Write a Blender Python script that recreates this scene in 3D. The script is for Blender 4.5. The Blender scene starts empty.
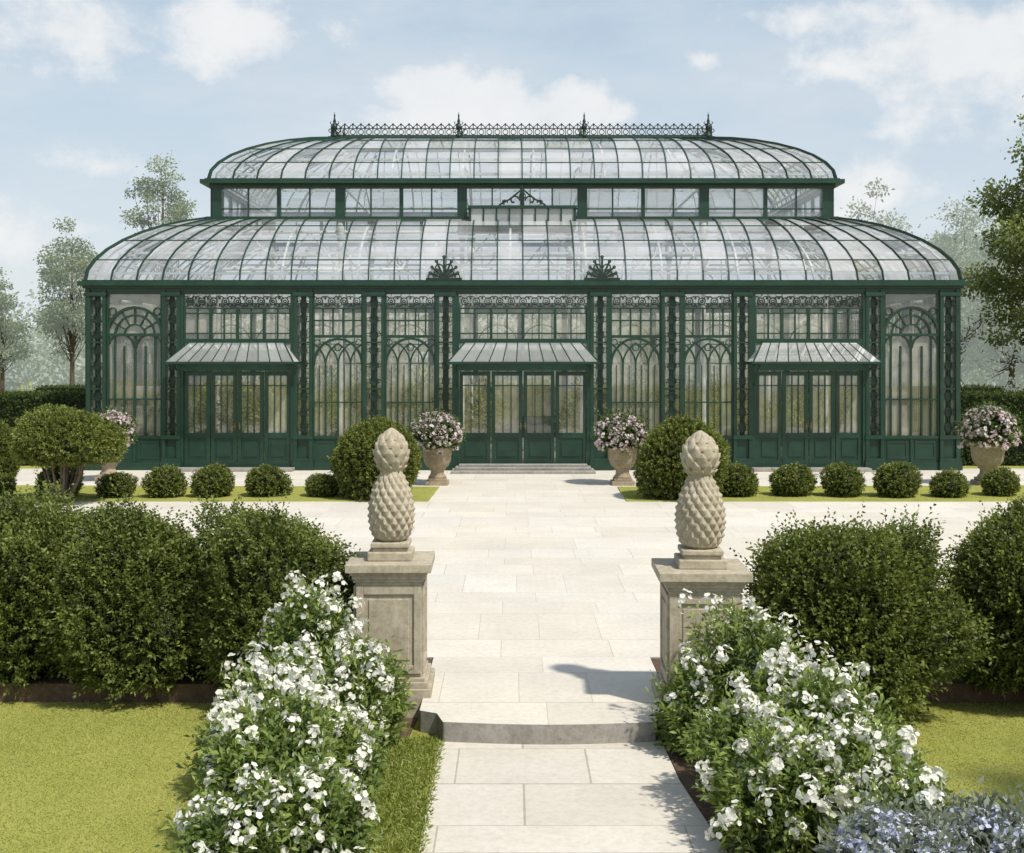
import bpy, math, random
import numpy as np
from mathutils import Vector
random.seed(7)
np.random.seed(5)
pi=math.pi
scene=bpy.context.scene
COL=scene.collection

# ---------------------------------------------------------------- materials
def new_mat(name):
    m=bpy.data.materials.new(name); m.use_nodes=True
    nt=m.node_tree; nt.nodes.clear()
    out=nt.nodes.new('ShaderNodeOutputMaterial')
    return m,nt,out
def N(nt,t,**kw):
    n=nt.nodes.new(t)
    for k,v in kw.items():
        if k in n.inputs: n.inputs[k].default_value=v
        else: setattr(n,k,v)
    return n
def ramp(nt,fac,stops):
    r=nt.nodes.new('ShaderNodeValToRGB')
    e=r.color_ramp.elements
    while len(e)<len(stops): e.new(0.5)
    for i,(p,c) in enumerate(stops):
        e[i].position=p; e[i].color=(c[0],c[1],c[2],1)
    nt.links.new(fac,r.inputs[0]); return r
def noise(nt,scale,detail=5,rough=.6,vec=None):
    n=nt.nodes.new('ShaderNodeTexNoise'); n.inputs['Scale'].default_value=scale
    n.inputs['Detail'].default_value=detail; n.inputs['Roughness'].default_value=rough
    if vec is None:
        g=nt.nodes.new('ShaderNodeNewGeometry'); vec=g.outputs['Position']
    nt.links.new(vec,n.inputs['Vector']); return n
def mixc(nt,f,a,b,mode='MIX'):
    m=nt.nodes.new('ShaderNodeMix'); m.data_type='RGBA'; m.blend_type=mode
    for s,i in ((f,0),(a,6),(b,7)):
        if hasattr(s,'links'): nt.links.new(s,m.inputs[i])
        elif i==0: m.inputs[0].default_value=s
        else: m.inputs[i].default_value=(s[0],s[1],s[2],1)
    return m.outputs[2]
def mathn(nt,op,a,b=None,c=None,clamp=False):
    n=nt.nodes.new('ShaderNodeMath'); n.operation=op; n.use_clamp=clamp
    for i,x in enumerate((a,b,c)):
        if x is None: continue
        if hasattr(x,'links'): nt.links.new(x,n.inputs[i])
        else: n.inputs[i].default_value=x
    return n.outputs[0]

def paint_mat(name,c,rough=.42):
    m,nt,out=new_mat(name)
    n=noise(nt,3.0); r=ramp(nt,n.outputs[0],[(.3,[x*.75 for x in c]),(.7,[x*1.3 for x in c])])
    p=N(nt,'ShaderNodeBsdfPrincipled',Roughness=rough)
    nt.links.new(r.outputs[0],p.inputs['Base Color'])
    n2=noise(nt,40); b=N(nt,'ShaderNodeBump',Strength=.15,Distance=.004)
    nt.links.new(n2.outputs[0],b.inputs['Height']); nt.links.new(b.outputs[0],p.inputs['Normal'])
    nt.links.new(p.outputs[0],out.inputs[0]); return m
def stone_mat(name,c1,c2,dark=(.12,.11,.09),scale=6,bump=.4,df=.4):
    m,nt,out=new_mat(name)
    n=noise(nt,scale,8,.65); r=ramp(nt,n.outputs[0],[(.3,c1),(.7,c2)])
    n3=noise(nt,2.3,9,.75); r3=ramp(nt,n3.outputs[0],[(.48,(0,0,0)),(.68,(1,1,1))])
    f=mathn(nt,'MULTIPLY',r3.outputs[0],df)
    c=mixc(nt,f,r.outputs[0],dark)
    n5=noise(nt,16,8,.8); r5=ramp(nt,n5.outputs[0],[(.40,(.76,.74,.70)),(.55,(1,1,1))])
    c=mixc(nt,1,c,r5.outputs[0],'MULTIPLY')
    p=N(nt,'ShaderNodeBsdfPrincipled',Roughness=.85); p.inputs['Specular IOR Level'].default_value=.3
    nt.links.new(c,p.inputs['Base Color'])
    n2=noise(nt,70,6,.7); b=N(nt,'ShaderNodeBump',Strength=bump,Distance=.006)
    nt.links.new(n2.outputs[0],b.inputs['Height']); nt.links.new(b.outputs[0],p.inputs['Normal'])
    nt.links.new(p.outputs[0],out.inputs[0]); return m
def paving_mat(name,bw,rh,c1,c2,cm,seed=0):
    m,nt,out=new_mat(name)
    g=nt.nodes.new('ShaderNodeNewGeometry')
    s=nt.nodes.new('ShaderNodeSeparateXYZ'); nt.links.new(g.outputs['Position'],s.inputs[0])
    x=mathn(nt,'ADD',s.outputs[0],mathn(nt,'MULTIPLY',mathn(nt,'SINE',mathn(nt,'MULTIPLY_ADD',s.outputs[0],1.45,seed)),.30))
    y=mathn(nt,'ADD',s.outputs[1],mathn(nt,'MULTIPLY',mathn(nt,'SINE',mathn(nt,'MULTIPLY_ADD',s.outputs[1],2.3,seed)),.22))
    cb=nt.nodes.new('ShaderNodeCombineXYZ'); nt.links.new(x,cb.inputs[0]); nt.links.new(y,cb.inputs[1])
    mp=N(nt,'ShaderNodeMapping'); mp.inputs['Location'].default_value=(seed,seed*.37,0)
    nt.links.new(cb.outputs[0],mp.inputs[0])
    b=N(nt,'ShaderNodeTexBrick'); b.offset=.37; b.offset_frequency=2; b.squash=.58; b.squash_frequency=3
    b.inputs['Scale'].default_value=1; b.inputs['Brick Width'].default_value=bw; b.inputs['Row Height'].default_value=rh
    b.inputs['Mortar Size'].default_value=.006; b.inputs['Mortar Smooth'].default_value=.5; b.inputs['Bias'].default_value=0
    b.inputs['Color1'].default_value=(*c1,1); b.inputs['Color2'].default_value=(*c2,1); b.inputs['Mortar'].default_value=(*cm,1)
    nt.links.new(mp.outputs[0],b.inputs['Vector'])
    n=noise(nt,1.1,9,.7); r=ramp(nt,n.outputs[0],[(.3,(.89,.88,.865)),(.7,(1.03,1.03,1.03))])
    c=mixc(nt,1,b.outputs[0],r.outputs[0],'MULTIPLY')
    n2=noise(nt,18,9,.75); r2=ramp(nt,n2.outputs[0],[(.36,(.88,.865,.84)),(.56,(1,1,1))])
    c=mixc(nt,1,c,r2.outputs[0],'MULTIPLY')
    n4=noise(nt,.45,6,.7); r4=ramp(nt,n4.outputs[0],[(.4,(1,.985,.955)),(.65,(.94,.94,.95))])
    c=mixc(nt,1,c,r4.outputs[0],'MULTIPLY')
    p=N(nt,'ShaderNodeBsdfPrincipled',Roughness=.8); p.inputs['Specular IOR Level'].default_value=.3
    nt.links.new(c,p.inputs['Base Color'])
    h=mathn(nt,'ADD',mathn(nt,'MULTIPLY',b.outputs['Fac'],-1.0),n2.outputs[0])
    bp=N(nt,'ShaderNodeBump',Strength=.3,Distance=.007); nt.links.new(h,bp.inputs['Height'])
    nt.links.new(bp.outputs[0],p.inputs['Normal']); nt.links.new(p.outputs[0],out.inputs[0]); return m
def grass_mat(name,c1,c2,c3):
    m,nt,out=new_mat(name)
    n=noise(nt,1.1,6,.6); r=ramp(nt,n.outputs[0],[(.3,c1),(.5,c2),(.72,c3)])
    n2=noise(nt,60,6,.8); r2=ramp(nt,n2.outputs[0],[(.3,(.75,.75,.7)),(.7,(1.2,1.2,1.15))])
    c=mixc(nt,1,r.outputs[0],r2.outputs[0],'MULTIPLY')
    p=N(nt,'ShaderNodeBsdfPrincipled',Roughness=.9); p.inputs['Specular IOR Level'].default_value=.1
    nt.links.new(c,p.inputs['Base Color'])
    b=N(nt,'ShaderNodeBump',Strength=.5,Distance=.01); nt.links.new(n2.outputs[0],b.inputs['Height']); nt.links.new(b.outputs[0],p.inputs['Normal'])
    nt.links.new(p.outputs[0],out.inputs[0]); return m
def leaf_mat(name,trans=.3,rough=.5,spec=.3,haze=0):
    m,nt,out=new_mat(name)
    a=N(nt,'ShaderNodeAttribute',attribute_name='col')
    p=N(nt,'ShaderNodeBsdfPrincipled',Roughness=rough); p.inputs['Specular IOR Level'].default_value=spec
    t=N(nt,'ShaderNodeBsdfTranslucent'); mx=N(nt,'ShaderNodeMixShader'); mx.inputs[0].default_value=trans
    nt.links.new(a.outputs['Color'],p.inputs['Base Color'])
    c=mixc(nt,1,a.outputs['Color'],(1.7,1.6,.8),'MULTIPLY'); nt.links.new(c,t.inputs[0])
    nt.links.new(p.outputs[0],mx.inputs[1]); nt.links.new(t.outputs[0],mx.inputs[2]); 
    if haze:   # emission on far leaves paints in aerial haze
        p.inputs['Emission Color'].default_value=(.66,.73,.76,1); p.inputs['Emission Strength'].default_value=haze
    nt.links.new(mx.outputs[0],out.inputs[0]); return m
def petal_mat(name):
    m,nt,out=new_mat(name)
    a=N(nt,'ShaderNodeAttribute',attribute_name='col')
    d=N(nt,'ShaderNodeBsdfDiffuse'); t=N(nt,'ShaderNodeBsdfTranslucent'); mx=N(nt,'ShaderNodeMixShader'); mx.inputs[0].default_value=.35
    nt.links.new(a.outputs['Color'],d.inputs[0]); nt.links.new(a.outputs['Color'],t.inputs[0])
    nt.links.new(d.outputs[0],mx.inputs[1]); nt.links.new(t.outputs[0],mx.inputs[2]); nt.links.new(mx.outputs[0],out.inputs[0]); return m
def glass_mat(name,tint,milk,lo,hi,gl=.3,base=.05,nsc=.6):
    m,nt,out=new_mat(name)
    a=N(nt,'ShaderNodeAttribute',attribute_name='col')
    n=noise(nt,nsc,3,.5)
    ad=mathn(nt,'MULTIPLY',a.outputs['Fac'],n.outputs[0])
    mr=N(nt,'ShaderNodeMapRange'); nt.links.new(ad,mr.inputs[0]); mr.inputs[1].default_value=.08; mr.inputs[2].default_value=.55
    mr.inputs[3].default_value=lo; mr.inputs[4].default_value=hi
    t=N(nt,'ShaderNodeBsdfTransparent'); t.inputs[0].default_value=(*tint,1)
    d=N(nt,'ShaderNodeBsdfDiffuse'); d.inputs[0].default_value=(*milk,1)
    tl=N(nt,'ShaderNodeBsdfTranslucent'); tl.inputs[0].default_value=(*milk,1)
    dm=N(nt,'ShaderNodeMixShader'); dm.inputs[0].default_value=.4
    nt.links.new(d.outputs[0],dm.inputs[1]); nt.links.new(tl.outputs[0],dm.inputs[2])
    m1=N(nt,'ShaderNodeMixShader'); nt.links.new(mr.outputs[0],m1.inputs[0]); nt.links.new(t.outputs[0],m1.inputs[1]); nt.links.new(dm.outputs[0],m1.inputs[2])
    g=N(nt,'ShaderNodeBsdfGlossy',Roughness=.03); g.inputs[0].default_value=(.95,.97,1,1)
    lw=N(nt,'ShaderNodeLayerWeight',Blend=.35)
    f=mathn(nt,'MULTIPLY_ADD',lw.outputs['Fresnel'],gl,base)
    m2=N(nt,'ShaderNodeMixShader'); nt.links.new(f,m2.inputs[0]); nt.links.new(m1.outputs[0],m2.inputs[1]); nt.links.new(g.outputs[0],m2.inputs[2])
    nt.links.new(m2.outputs[0],out.inputs[0]); return m

M_green=paint_mat('green_paint',(.009,.038,.022),.38)
M_cream=paint_mat('pale_interior_paint',(.68,.70,.68),.5)
M_iron=paint_mat('dark_iron',(.008,.024,.016),.5)
M_stone=stone_mat('carved_stone',(.37,.325,.245),(.50,.445,.345),dark=(.18,.16,.12),df=.3)
M_urn=stone_mat('urn_stone',(.30,.24,.16),(.42,.35,.25))
M_step=stone_mat('step_stone',(.28,.265,.24),(.38,.365,.335),scale=3)
M_pave=paving_mat('terrace_paving',1.45,.80,(.63,.60,.535),(.70,.675,.615),(.50,.465,.405))
M_path=paving_mat('path_paving',1.0,.52,(.58,.545,.485),(.66,.63,.57),(.43,.39,.33),seed=3.1)
M_grass=grass_mat('lawn',(.26,.28,.065),(.31,.32,.085),(.36,.36,.11))
M_soil=stone_mat('soil',(.08,.052,.034),(.16,.105,.07),dark=(.04,.025,.018),scale=25,bump=1)
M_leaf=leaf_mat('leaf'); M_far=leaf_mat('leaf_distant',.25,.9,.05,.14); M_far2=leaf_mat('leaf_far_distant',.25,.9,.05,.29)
M_petal=petal_mat('petal')
M_bark=stone_mat('bark',(.08,.06,.045),(.16,.13,.10),scale=14,bump=1)
M_groof=glass_mat('roof_glass',(.96,.98,.99),(.90,.90,.92),.08,.66,.50,.12)
M_gaw=glass_mat('awning_glass',(.9,.93,.93),(.88,.90,.90),.40,.8,.45)
M_gwall=glass_mat('wall_glass',(.94,.92,.86),(.76,.72,.60),.06,.52,.3,.08,2.2)
M_floor=stone_mat('floor_tiles',(.48,.44,.36),(.58,.54,.46),scale=3)
M_brass=paint_mat('door_brass',(.20,.15,.06),.4)

# ---------------------------------------------------------------- builders
def link(o): COL.objects.link(o); return o
def group(name,objs,loc=None):
    e=bpy.data.objects.new(name,None); link(e)
    if loc is not None: e.location=loc
    for o in objs: o.parent=e
    return e
ID=lambda u,d,z:(u,-d,z)
class MB:
    def __init__(s): s.v=[];s.f=[];s.m=[];s.c=[]
    def add(s,vs,fs,m=0,c=1.):
        b=len(s.v); s.v+=[tuple(v) for v in vs]
        for f in fs: s.f.append([i+b for i in f]); s.m.append(m); s.c.append(c)
    def box(s,T,u0,u1,d0,d1,z0,z1,m=0,jit=.0015):
        j=lambda:random.uniform(-jit,jit)
        d0+=j();d1+=j();u0+=j();u1+=j();z0+=j();z1+=j()
        P=[T(u,d,z) for z in(z0,z1) for d in(d0,d1) for u in(u0,u1)]
        s.add(P,[(0,1,3,2),(4,6,7,5),(0,4,5,1),(2,3,7,6),(0,2,6,4),(1,5,7,3)],m)
    def strip(s,T,pts,w,d0,d1,closed=False,m=0):
        pts=[np.array(p,float) for p in pts]; n=len(pts)
        d1=d1+random.uniform(-.002,.002); d0=d0+random.uniform(-.002,.002)
        vs=[]
        for i,p in enumerate(pts):
            a=pts[i-1] if (i>0 or closed) else p
            b=pts[(i+1)%n] if (i<n-1 or closed) else p
            t=b-a; t=t/(np.linalg.norm(t)+1e-9); nn=np.array([-t[1],t[0]])*w/2
            for q in (p+nn,p-nn):
                for d in (d0,d1): vs.append(T(q[0],d,q[1]))
        fs=[]
        for i in range(n if closed else n-1):
            a=i*4; b=((i+1)%n)*4
            fs+=[(a,b,b+1,a+1),(a+1,b+1,b+3,a+3),(a+3,b+3,b+2,a+2),(a+2,b+2,b,a)]
        if not closed: fs+=[(0,1,3,2),((n-1)*4,(n-1)*4+2,(n-1)*4+3,(n-1)*4+1)]
        s.add(vs,fs,m)
    def ring(s,T,cu,cz,r,w,d0,d1,n=14,m=0):
        s.strip(T,[(cu+r*math.cos(2*pi*i/n),cz+r*math.sin(2*pi*i/n)) for i in range(n)],w,d0,d1,True,m)
    def arc(s,T,cu,cz,r,a0,a1,w,d0,d1,n=10,m=0,rz=None):
        rz=rz or r
        s.strip(T,[(cu+r*math.cos(a0+(a1-a0)*i/n),cz+rz*math.sin(a0+(a1-a0)*i/n)) for i in range(n+1)],w,d0,d1,False,m)
    def scroll(s,T,cu,cz,r,a0,turn,w,d0,d1,m=0,n=12):
        s.strip(T,[(cu+r*(1-.75*i/n)*math.cos(a0+turn*i/n),cz+r*(1-.75*i/n)*math.sin(a0+turn*i/n)) for i in range(n+1)],w,d0,d1,False,m)
    def bar3(s,pts,w,h,up=(0,0,1),m=0):
        pts=[np.array(p,float) for p in pts]; n=len(pts); vs=[]
        for i,p in enumerate(pts):
            t=pts[min(i+1,n-1)]-pts[max(i-1,0)]; t/=np.linalg.norm(t)+1e-9
            sd=np.cross(t,np.array(up,float)); 
            if np.linalg.norm(sd)<1e-4: sd=np.cross(t,(0,1,0))
            sd/=np.linalg.norm(sd); u=np.cross(sd,t)
            for a,b in((1,1),(1,-1),(-1,-1),(-1,1)): vs.append(p+sd*w/2*a+u*h/2*b)
        fs=[]
        for i in range(n-1):
            for k in range(4): fs.append((i*4+k,i*4+(k+1)%4,(i+1)*4+(k+1)%4,(i+1)*4+k))
        fs+=[(0,1,2,3),tuple((n-1)*4+k for k in(3,2,1,0))]
        s.add(vs,fs,m)
    def tube(s,pts,rad,n=8,m=0):
        pts=[np.array(p,float) for p in pts]; k=len(pts); vs=[]
        for i,p in enumerate(pts):
            t=pts[min(i+1,k-1)]-pts[max(i-1,0)]; t/=np.linalg.norm(t)+1e-9
            a=np.cross(t,(1,.1,0)); a/=np.linalg.norm(a); b=np.cross(t,a)
            for j in range(n): vs.append(p+rad[i]*(a*math.cos(2*pi*j/n)+b*math.sin(2*pi*j/n)))
        s.add(vs,[(i*n+j,i*n+(j+1)%n,(i+1)*n+(j+1)%n,(i+1)*n+j) for i in range(k-1) for j in range(n)],m)
    def revolve(s,prof,c,n=32,m=0,disp=None):
        vs=[];k=len(prof)
        for i,(r,z) in enumerate(prof):
            for j in range(n):
                th=2*pi*j/n; rr=r+(disp(th,z,i/(k-1)) if disp else 0)
                vs.append((c[0]+rr*math.cos(th),c[1]+rr*math.sin(th),c[2]+z))
        fs=[(i*n+j,i*n+(j+1)%n,(i+1)*n+(j+1)%n,(i+1)*n+j) for i in range(k-1) for j in range(n)]
        fs.append(tuple((k-1)*n+j for j in range(n))); fs.append(tuple(range(n-1,-1,-1)))
        s.add(vs,fs,m)
    def obj(s,name,mats,smooth=False,bevel=0,loc=(0,0,0)):
        me=bpy.data.meshes.new(name); me.from_pydata(s.v,[],s.f)
        for mt in mats: me.materials.append(mt)
        me.polygons.foreach_set('material_index',s.m)
        at=me.attributes.new('col','FLOAT_COLOR','CORNER')
        cc=[]
        for f,c in zip(s.f,s.c): cc+=[c,c,c,1.]*len(f)
        at.data.foreach_set('color',cc)
        if smooth: me.polygons.foreach_set('use_smooth',[True]*len(s.f))
        me.update(); o=link(bpy.data.objects.new(name,me)); o.location=loc
        if bevel:
            b=o.modifiers.new('bevel','BEVEL'); b.width=bevel; b.segments=2; b.limit_method='ANGLE'; b.angle_limit=math.radians(40)
        return o

def nrm(a): return a/(np.linalg.norm(a,axis=-1,keepdims=True)+1e-9)
class Veg:
    def __init__(s): s.q=[];s.c=[];s.m=[]
    def add(s,q,c,m=0): s.q.append(q.astype(np.float32)); s.c.append(np.broadcast_to(c,(len(q),3)).astype(np.float32)); s.m.append(np.full(len(q),m,np.int32))
    def leaves(s,base,d,L,W,c,rng,m=0,droop=.15):
        n=len(base); L=np.broadcast_to(L,(n,))[:,None]; W=np.broadcast_to(W,(n,))[:,None]
        sd=nrm(np.cross(d,rng.normal(size=(n,3))))
        tip=base+d*L; tip[:,2]-=droop*L[:,0]
        mid=base+d*L*.5
        s.add(np.stack([base,mid+sd*W/2,tip,mid-sd*W/2],1),c,m)
    def flowers(s,cn,nr,size,c,rng,m=1,pet=5):
        n=len(cn); a=nrm(np.cross(nr,rng.normal(size=(n,3)))); b=np.cross(nr,a)
        size=np.broadcast_to(size,(n,))[:,None]
        for j in range(pet):
            th=2*pi*j/pet; d=a*math.cos(th)+b*math.sin(th); sd=np.cross(nr,d); dd=d+nr*.25
            s.add(np.stack([cn,cn+dd*size*.34+sd*size*.24,cn+dd*size*.5,cn+dd*size*.34-sd*size*.24],1),c,m)
    def core(s,f,col,n=14):
        g=np.linspace(-1,1,n+1)
        for ax in range(3):
            for sg in(-1,1):
                A,B=np.meshgrid(g,g,indexing='ij'); P=np.zeros((n+1,n+1,3)); P[...,ax]=sg; P[...,(ax+1)%3]=A; P[...,(ax+2)%3]=B
                P=f(nrm(P).reshape(-1,3)).reshape(n+1,n+1,3)
                q=np.stack([P[:-1,:-1],P[1:,:-1],P[1:,1:],P[:-1,1:]],2).reshape(-1,4,3)
                s.add(q,np.array(col))
    def mesh(s,name,mats):
        q=np.concatenate(s.q); c=np.concatenate(s.c); m=np.concatenate(s.m); n=len(q)
        me=bpy.data.meshes.new(name); me.vertices.add(4*n); me.loops.add(4*n); me.polygons.add(n)
        me.vertices.foreach_set('co',q.reshape(-1)); me.loops.foreach_set('vertex_index',np.arange(4*n,dtype=np.int32))
        me.polygons.foreach_set('loop_start',np.arange(0,4*n,4,dtype=np.int32)); 
        for mt in mats: me.materials.append(mt)
        me.polygons.foreach_set('material_index',m)
        at=me.attributes.new('col','FLOAT_COLOR','POINT')
        cc=np.ones((n,4,4),np.float32); cc[...,:3]=np.maximum(c,0)[:,None,:]; at.data.foreach_set('color',cc.reshape(-1))
        me.update(calc_edges=True); me.validate(); return me
def place(me,name,loc,rot=0,sc=1):
    o=link(bpy.data.objects.new(name,me)); o.location=loc; o.rotation_euler=(0,0,rot)
    o.scale=sc if isinstance(sc,tuple) else (sc,sc,sc); return o

def lumpf(rng,m=16,amp=.16,k=9):
    C=nrm(rng.normal(size=(m,3))); A=rng.uniform(-.5,1,m)*amp
    def f(d): 
        return 1+(A*np.exp(k*(d@C.T-1))).sum(-1)
    return f
def sprigs(V,rng,p,axis,k,L,W,slen,cd,cl,bright,m=0):
    n=len(p); a=nrm(np.cross(axis,rng.normal(size=(n,3)))); b=np.cross(axis,a)
    slen=np.broadcast_to(slen,(n,))*rng.uniform(.5,1.3,n)
    slen=np.where(rng.random(n)<.07,slen*1.8,slen)
    cd=np.array(cd);cl=np.array(cl)
    for j in range(k):
        t=(j+.5)/k; th=j*2.4; perp=a*math.cos(th)+b*math.sin(th)
        base=p+axis*(slen*t)[:,None]
        d=nrm(axis*(.4+.7*t)+perp*.8+rng.normal(size=(n,3))*.2)
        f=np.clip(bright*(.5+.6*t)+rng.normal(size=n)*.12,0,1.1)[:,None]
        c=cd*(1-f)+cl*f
        V.leaves(base,d,L*rng.uniform(.7,1.2,n),W*rng.uniform(.8,1.2,n),c,rng,m)
def shrub(seed,R,nsp,k,L,W,slen,cd,cl,lump=.16,zc=.82,ml=16,kk=9,corec=None,up=.6,zmin=.03,shell=.28,cs=.80):
    rng=np.random.default_rng(seed); V=Veg(); R=np.array(R); f=lumpf(rng,ml,lump,kk)
    cz=np.array([0,0,R[2]*zc])
    d=nrm(rng.normal(size=(int(nsp*1.3),3))); d=d[d[:,2]>-.85]
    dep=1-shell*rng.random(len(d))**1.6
    p=d*R*(f(d)*dep)[:,None]+cz
    ok=p[:,2]>zmin; d=d[ok];p=p[ok];dep=dep[ok]
    ax=nrm(d+np.array([0,0,up])+rng.normal(size=d.shape)*.35)
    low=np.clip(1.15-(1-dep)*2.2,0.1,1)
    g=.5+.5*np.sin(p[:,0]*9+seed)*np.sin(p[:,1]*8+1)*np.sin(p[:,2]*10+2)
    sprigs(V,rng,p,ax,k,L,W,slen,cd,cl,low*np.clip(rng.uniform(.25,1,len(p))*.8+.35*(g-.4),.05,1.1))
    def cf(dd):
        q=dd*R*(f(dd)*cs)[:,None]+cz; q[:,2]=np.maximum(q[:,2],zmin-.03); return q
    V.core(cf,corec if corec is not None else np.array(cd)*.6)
    return V
def flower_bush(seed,R,ncl,per,fs,nsp,spread=.07,cols=((.82,.82,.78),(.86,.85,.80)),zc=.75,k=8,leafc=((.02,.045,.012),(.13,.20,.05)),L=.065,W=.022,lump=.3,spike=.12,mincz=-.2,cs=.7):
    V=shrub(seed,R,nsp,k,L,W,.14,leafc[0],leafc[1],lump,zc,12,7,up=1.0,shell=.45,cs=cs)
    R=np.array(R); rng=np.random.default_rng(seed); f=lumpf(rng,12,lump,7)
    d=nrm(rng.normal(size=(ncl*4,3))+np.array([0,0,.5])); d=d[d[:,2]>mincz][:ncl]
    rr=f(d)*rng.uniform(.98,1.0+spike,len(d))
    c=d*R*rr[:,None]+np.array([0,0,R[2]*zc])
    ax=nrm(d+np.array([0,0,.8]))
    base=c-ax*.2*rng.uniform(.6,1.2,(len(c),1))
    for j in range(5):
        t=j/5; b=base+(c-base)*t; V.leaves(b,nrm(ax*.6+nrm(rng.normal(size=b.shape))*.8),L,W*1.1,np.array(leafc[1])*rng.uniform(.6,1.1,(len(b),1)),rng)
    cc=np.repeat(c,per,0); aa=np.repeat(ax,per,0)
    hs=np.repeat(rng.uniform(.45,1.4,len(c)),per)
    off=nrm(rng.normal(size=cc.shape)); off=nrm(off+aa*.6)
    P=cc+(off*np.array([1,1,1.25]))*spread*rng.uniform(.55,1.15,len(cc))[:,None]*hs[:,None]
    c0,c1=np.array(cols[0]),np.array(cols[1]); t=rng.random((len(P),1))
    V.flowers(P,nrm(off+rng.normal(size=P.shape)*.3),fs*rng.uniform(.7,1.2,len(P)),c0*(1-t)+c1*t,rng,1)
    return V

def tree(name,seed,loc,trunk_h,crown_c,crown_r,nclump,clr,lpc,L,cd,cl,mat=None,tr=.2,lean=0,squash=.7):
    mat=mat or M_leaf
    rng=np.random.default_rng(seed); V=Veg(); B=MB(); cc=np.array(crown_c,float); cr=np.array(crown_r,float)
    B.tube([(0,0,-.1),(lean*.2,0,trunk_h*.5),(lean*.5,.05,trunk_h),(cc[0]*.8,cc[1]*.8,cc[2]),(cc[0],cc[1],cc[2]+cr[2]*.7)],[tr*1.3,tr,tr*.8,tr*.45,tr*.12],8)
    cd=np.array(cd);cl=np.array(cl)
    for i in range(nclump):
        d=nrm(rng.normal(size=3)); rr=rng.uniform(.35,1)**.6
        c=cc+d*cr*rr*(1+.15*rng.normal())
        z0=trunk_h*.75+(c[2]-trunk_h*.75)*rng.uniform(.1,.55)
        z0=max(min(z0,cc[2]+cr[2]*.5),trunk_h*.6)
        a=np.array([cc[0]*.5,0,z0]); mid=(a+c)/2+rng.normal(size=3)*.1*cr+np.array([0,0,-.05*cr[2]])
        w=tr*.35*(1-.5*rr)
        B.tube([a,mid,c],[w,w*.6,w*.15],5)
        s=clr*rng.uniform(.55,1.25); n=int(lpc*(s/clr)**2)
        dd=nrm(rng.normal(size=(n,3))); rad=rng.random(n)**.45*(1+.35*np.abs(rng.normal(size=n))*(rng.random(n)<.25))
        p=c+dd*rad[:,None]*np.array([s,s,s*squash])
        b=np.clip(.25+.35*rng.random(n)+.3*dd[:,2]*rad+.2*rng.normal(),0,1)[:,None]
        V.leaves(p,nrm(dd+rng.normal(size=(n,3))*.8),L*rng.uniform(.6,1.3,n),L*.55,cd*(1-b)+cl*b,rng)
    t=B.obj('trunk',[M_bark],True); me=V.mesh('crown',[mat]); c=place(me,'crown',(0,0,0))
    return group(name,[t,c],loc)

# ---------------------------------------------------------------- ground & paving
YF=30.0
g=MB(); ys=[(-80,-.17),(10.35,-.17),(10.9,-.03),(60,-.03),(120,-.03),(900,-.03)]; xs=[-700,-60,-8,8,60,700]
for i,(y,z) in enumerate(ys):
    for x in xs: g.v.append((x,y,z))
for i in range(len(ys)-1):
    for j in range(len(xs)-1):
        a=i*len(xs)+j; g.f.append([a,a+1,a+1+len(xs),a+len(xs)]); g.m.append(0); g.c.append(1)
g.obj('ground',[M_grass])
def prism(poly,z0,z1,mats,name,bevel=0,side=0):
    b=MB(); n=len(poly); vs=[(x,y,z0) for x,y in poly]+[(x,y,z1) for x,y in poly]
    b.add(vs,[tuple(range(n,2*n))],0); 
    b.add(vs,[(i,(i+1)%n,n+(i+1)%n,n+i) for i in range(n)],side); return b.obj(name,mats,False,bevel)
front=[(-1.0,9.42),(-.86,9.34),(-.80,9.12)]+[(-.80+1.62*i/12,9.12-.07*math.sin(pi*i/12)) for i in range(1,12)]+[(.82,9.12),(.88,9.34),(1.0,9.42)]
poly=front+[(1.0,11.1),(15,11.1),(15,23.3),(15,30.4),(-15,30.4),(-15,11.1),(-1.0,11.1)]
prism(poly,-.168,0,[M_pave,M_step],'terrace_paving',.012,1)
pp=[(-.83,9.3),(-.83,8),(-.80,3),(1.35,3),(1.08,6.4),(.98,7.2),(.88,8.3),(.86,9.3)]
prism(pp[::-1],-.30,-.150,[M_path,M_step],'garden_path',.006,1)
prism([(-14,10.35),(-1.01,10.2),(-1.01,11.08),(-14,11.08)],-.3,-.012,[M_soil],'soil_bed')
prism([(1.01,10.2),(14,10.3),(14,11.08),(1.01,11.08)],-.3,-.010,[M_soil],'soil_bed')
prism([(1.35,3),(3.0,3),(2.6,6.5),(2.05,8.6),(2.5,10.28),(1.02,10.19),(1.02,9.3),(.87,9.3),(.89,8.3),(.99,7.2),(1.09,6.4)],-.3,-.156,[M_soil],'soil_bed')
prism([(-2.35,5),(-1.35,5),(-1.22,7),(-1.12,8.4),(-1.02,10.19),(-2.2,10.3),(-2.2,8.6)],-.3,-.159,[M_soil],'soil_bed')
prism([(-14.5,23.3),(-1.9,23.3),(-1.85,25.9),(-14.5,26.3)],-.02,.018,[M_grass],'lawn_strip',.01)
prism([(1.95,23.3),(14.5,23.3),(14.5,26.3),(2.0,25.9)],-.02,.018,[M_grass],'lawn_strip',.01)

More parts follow.
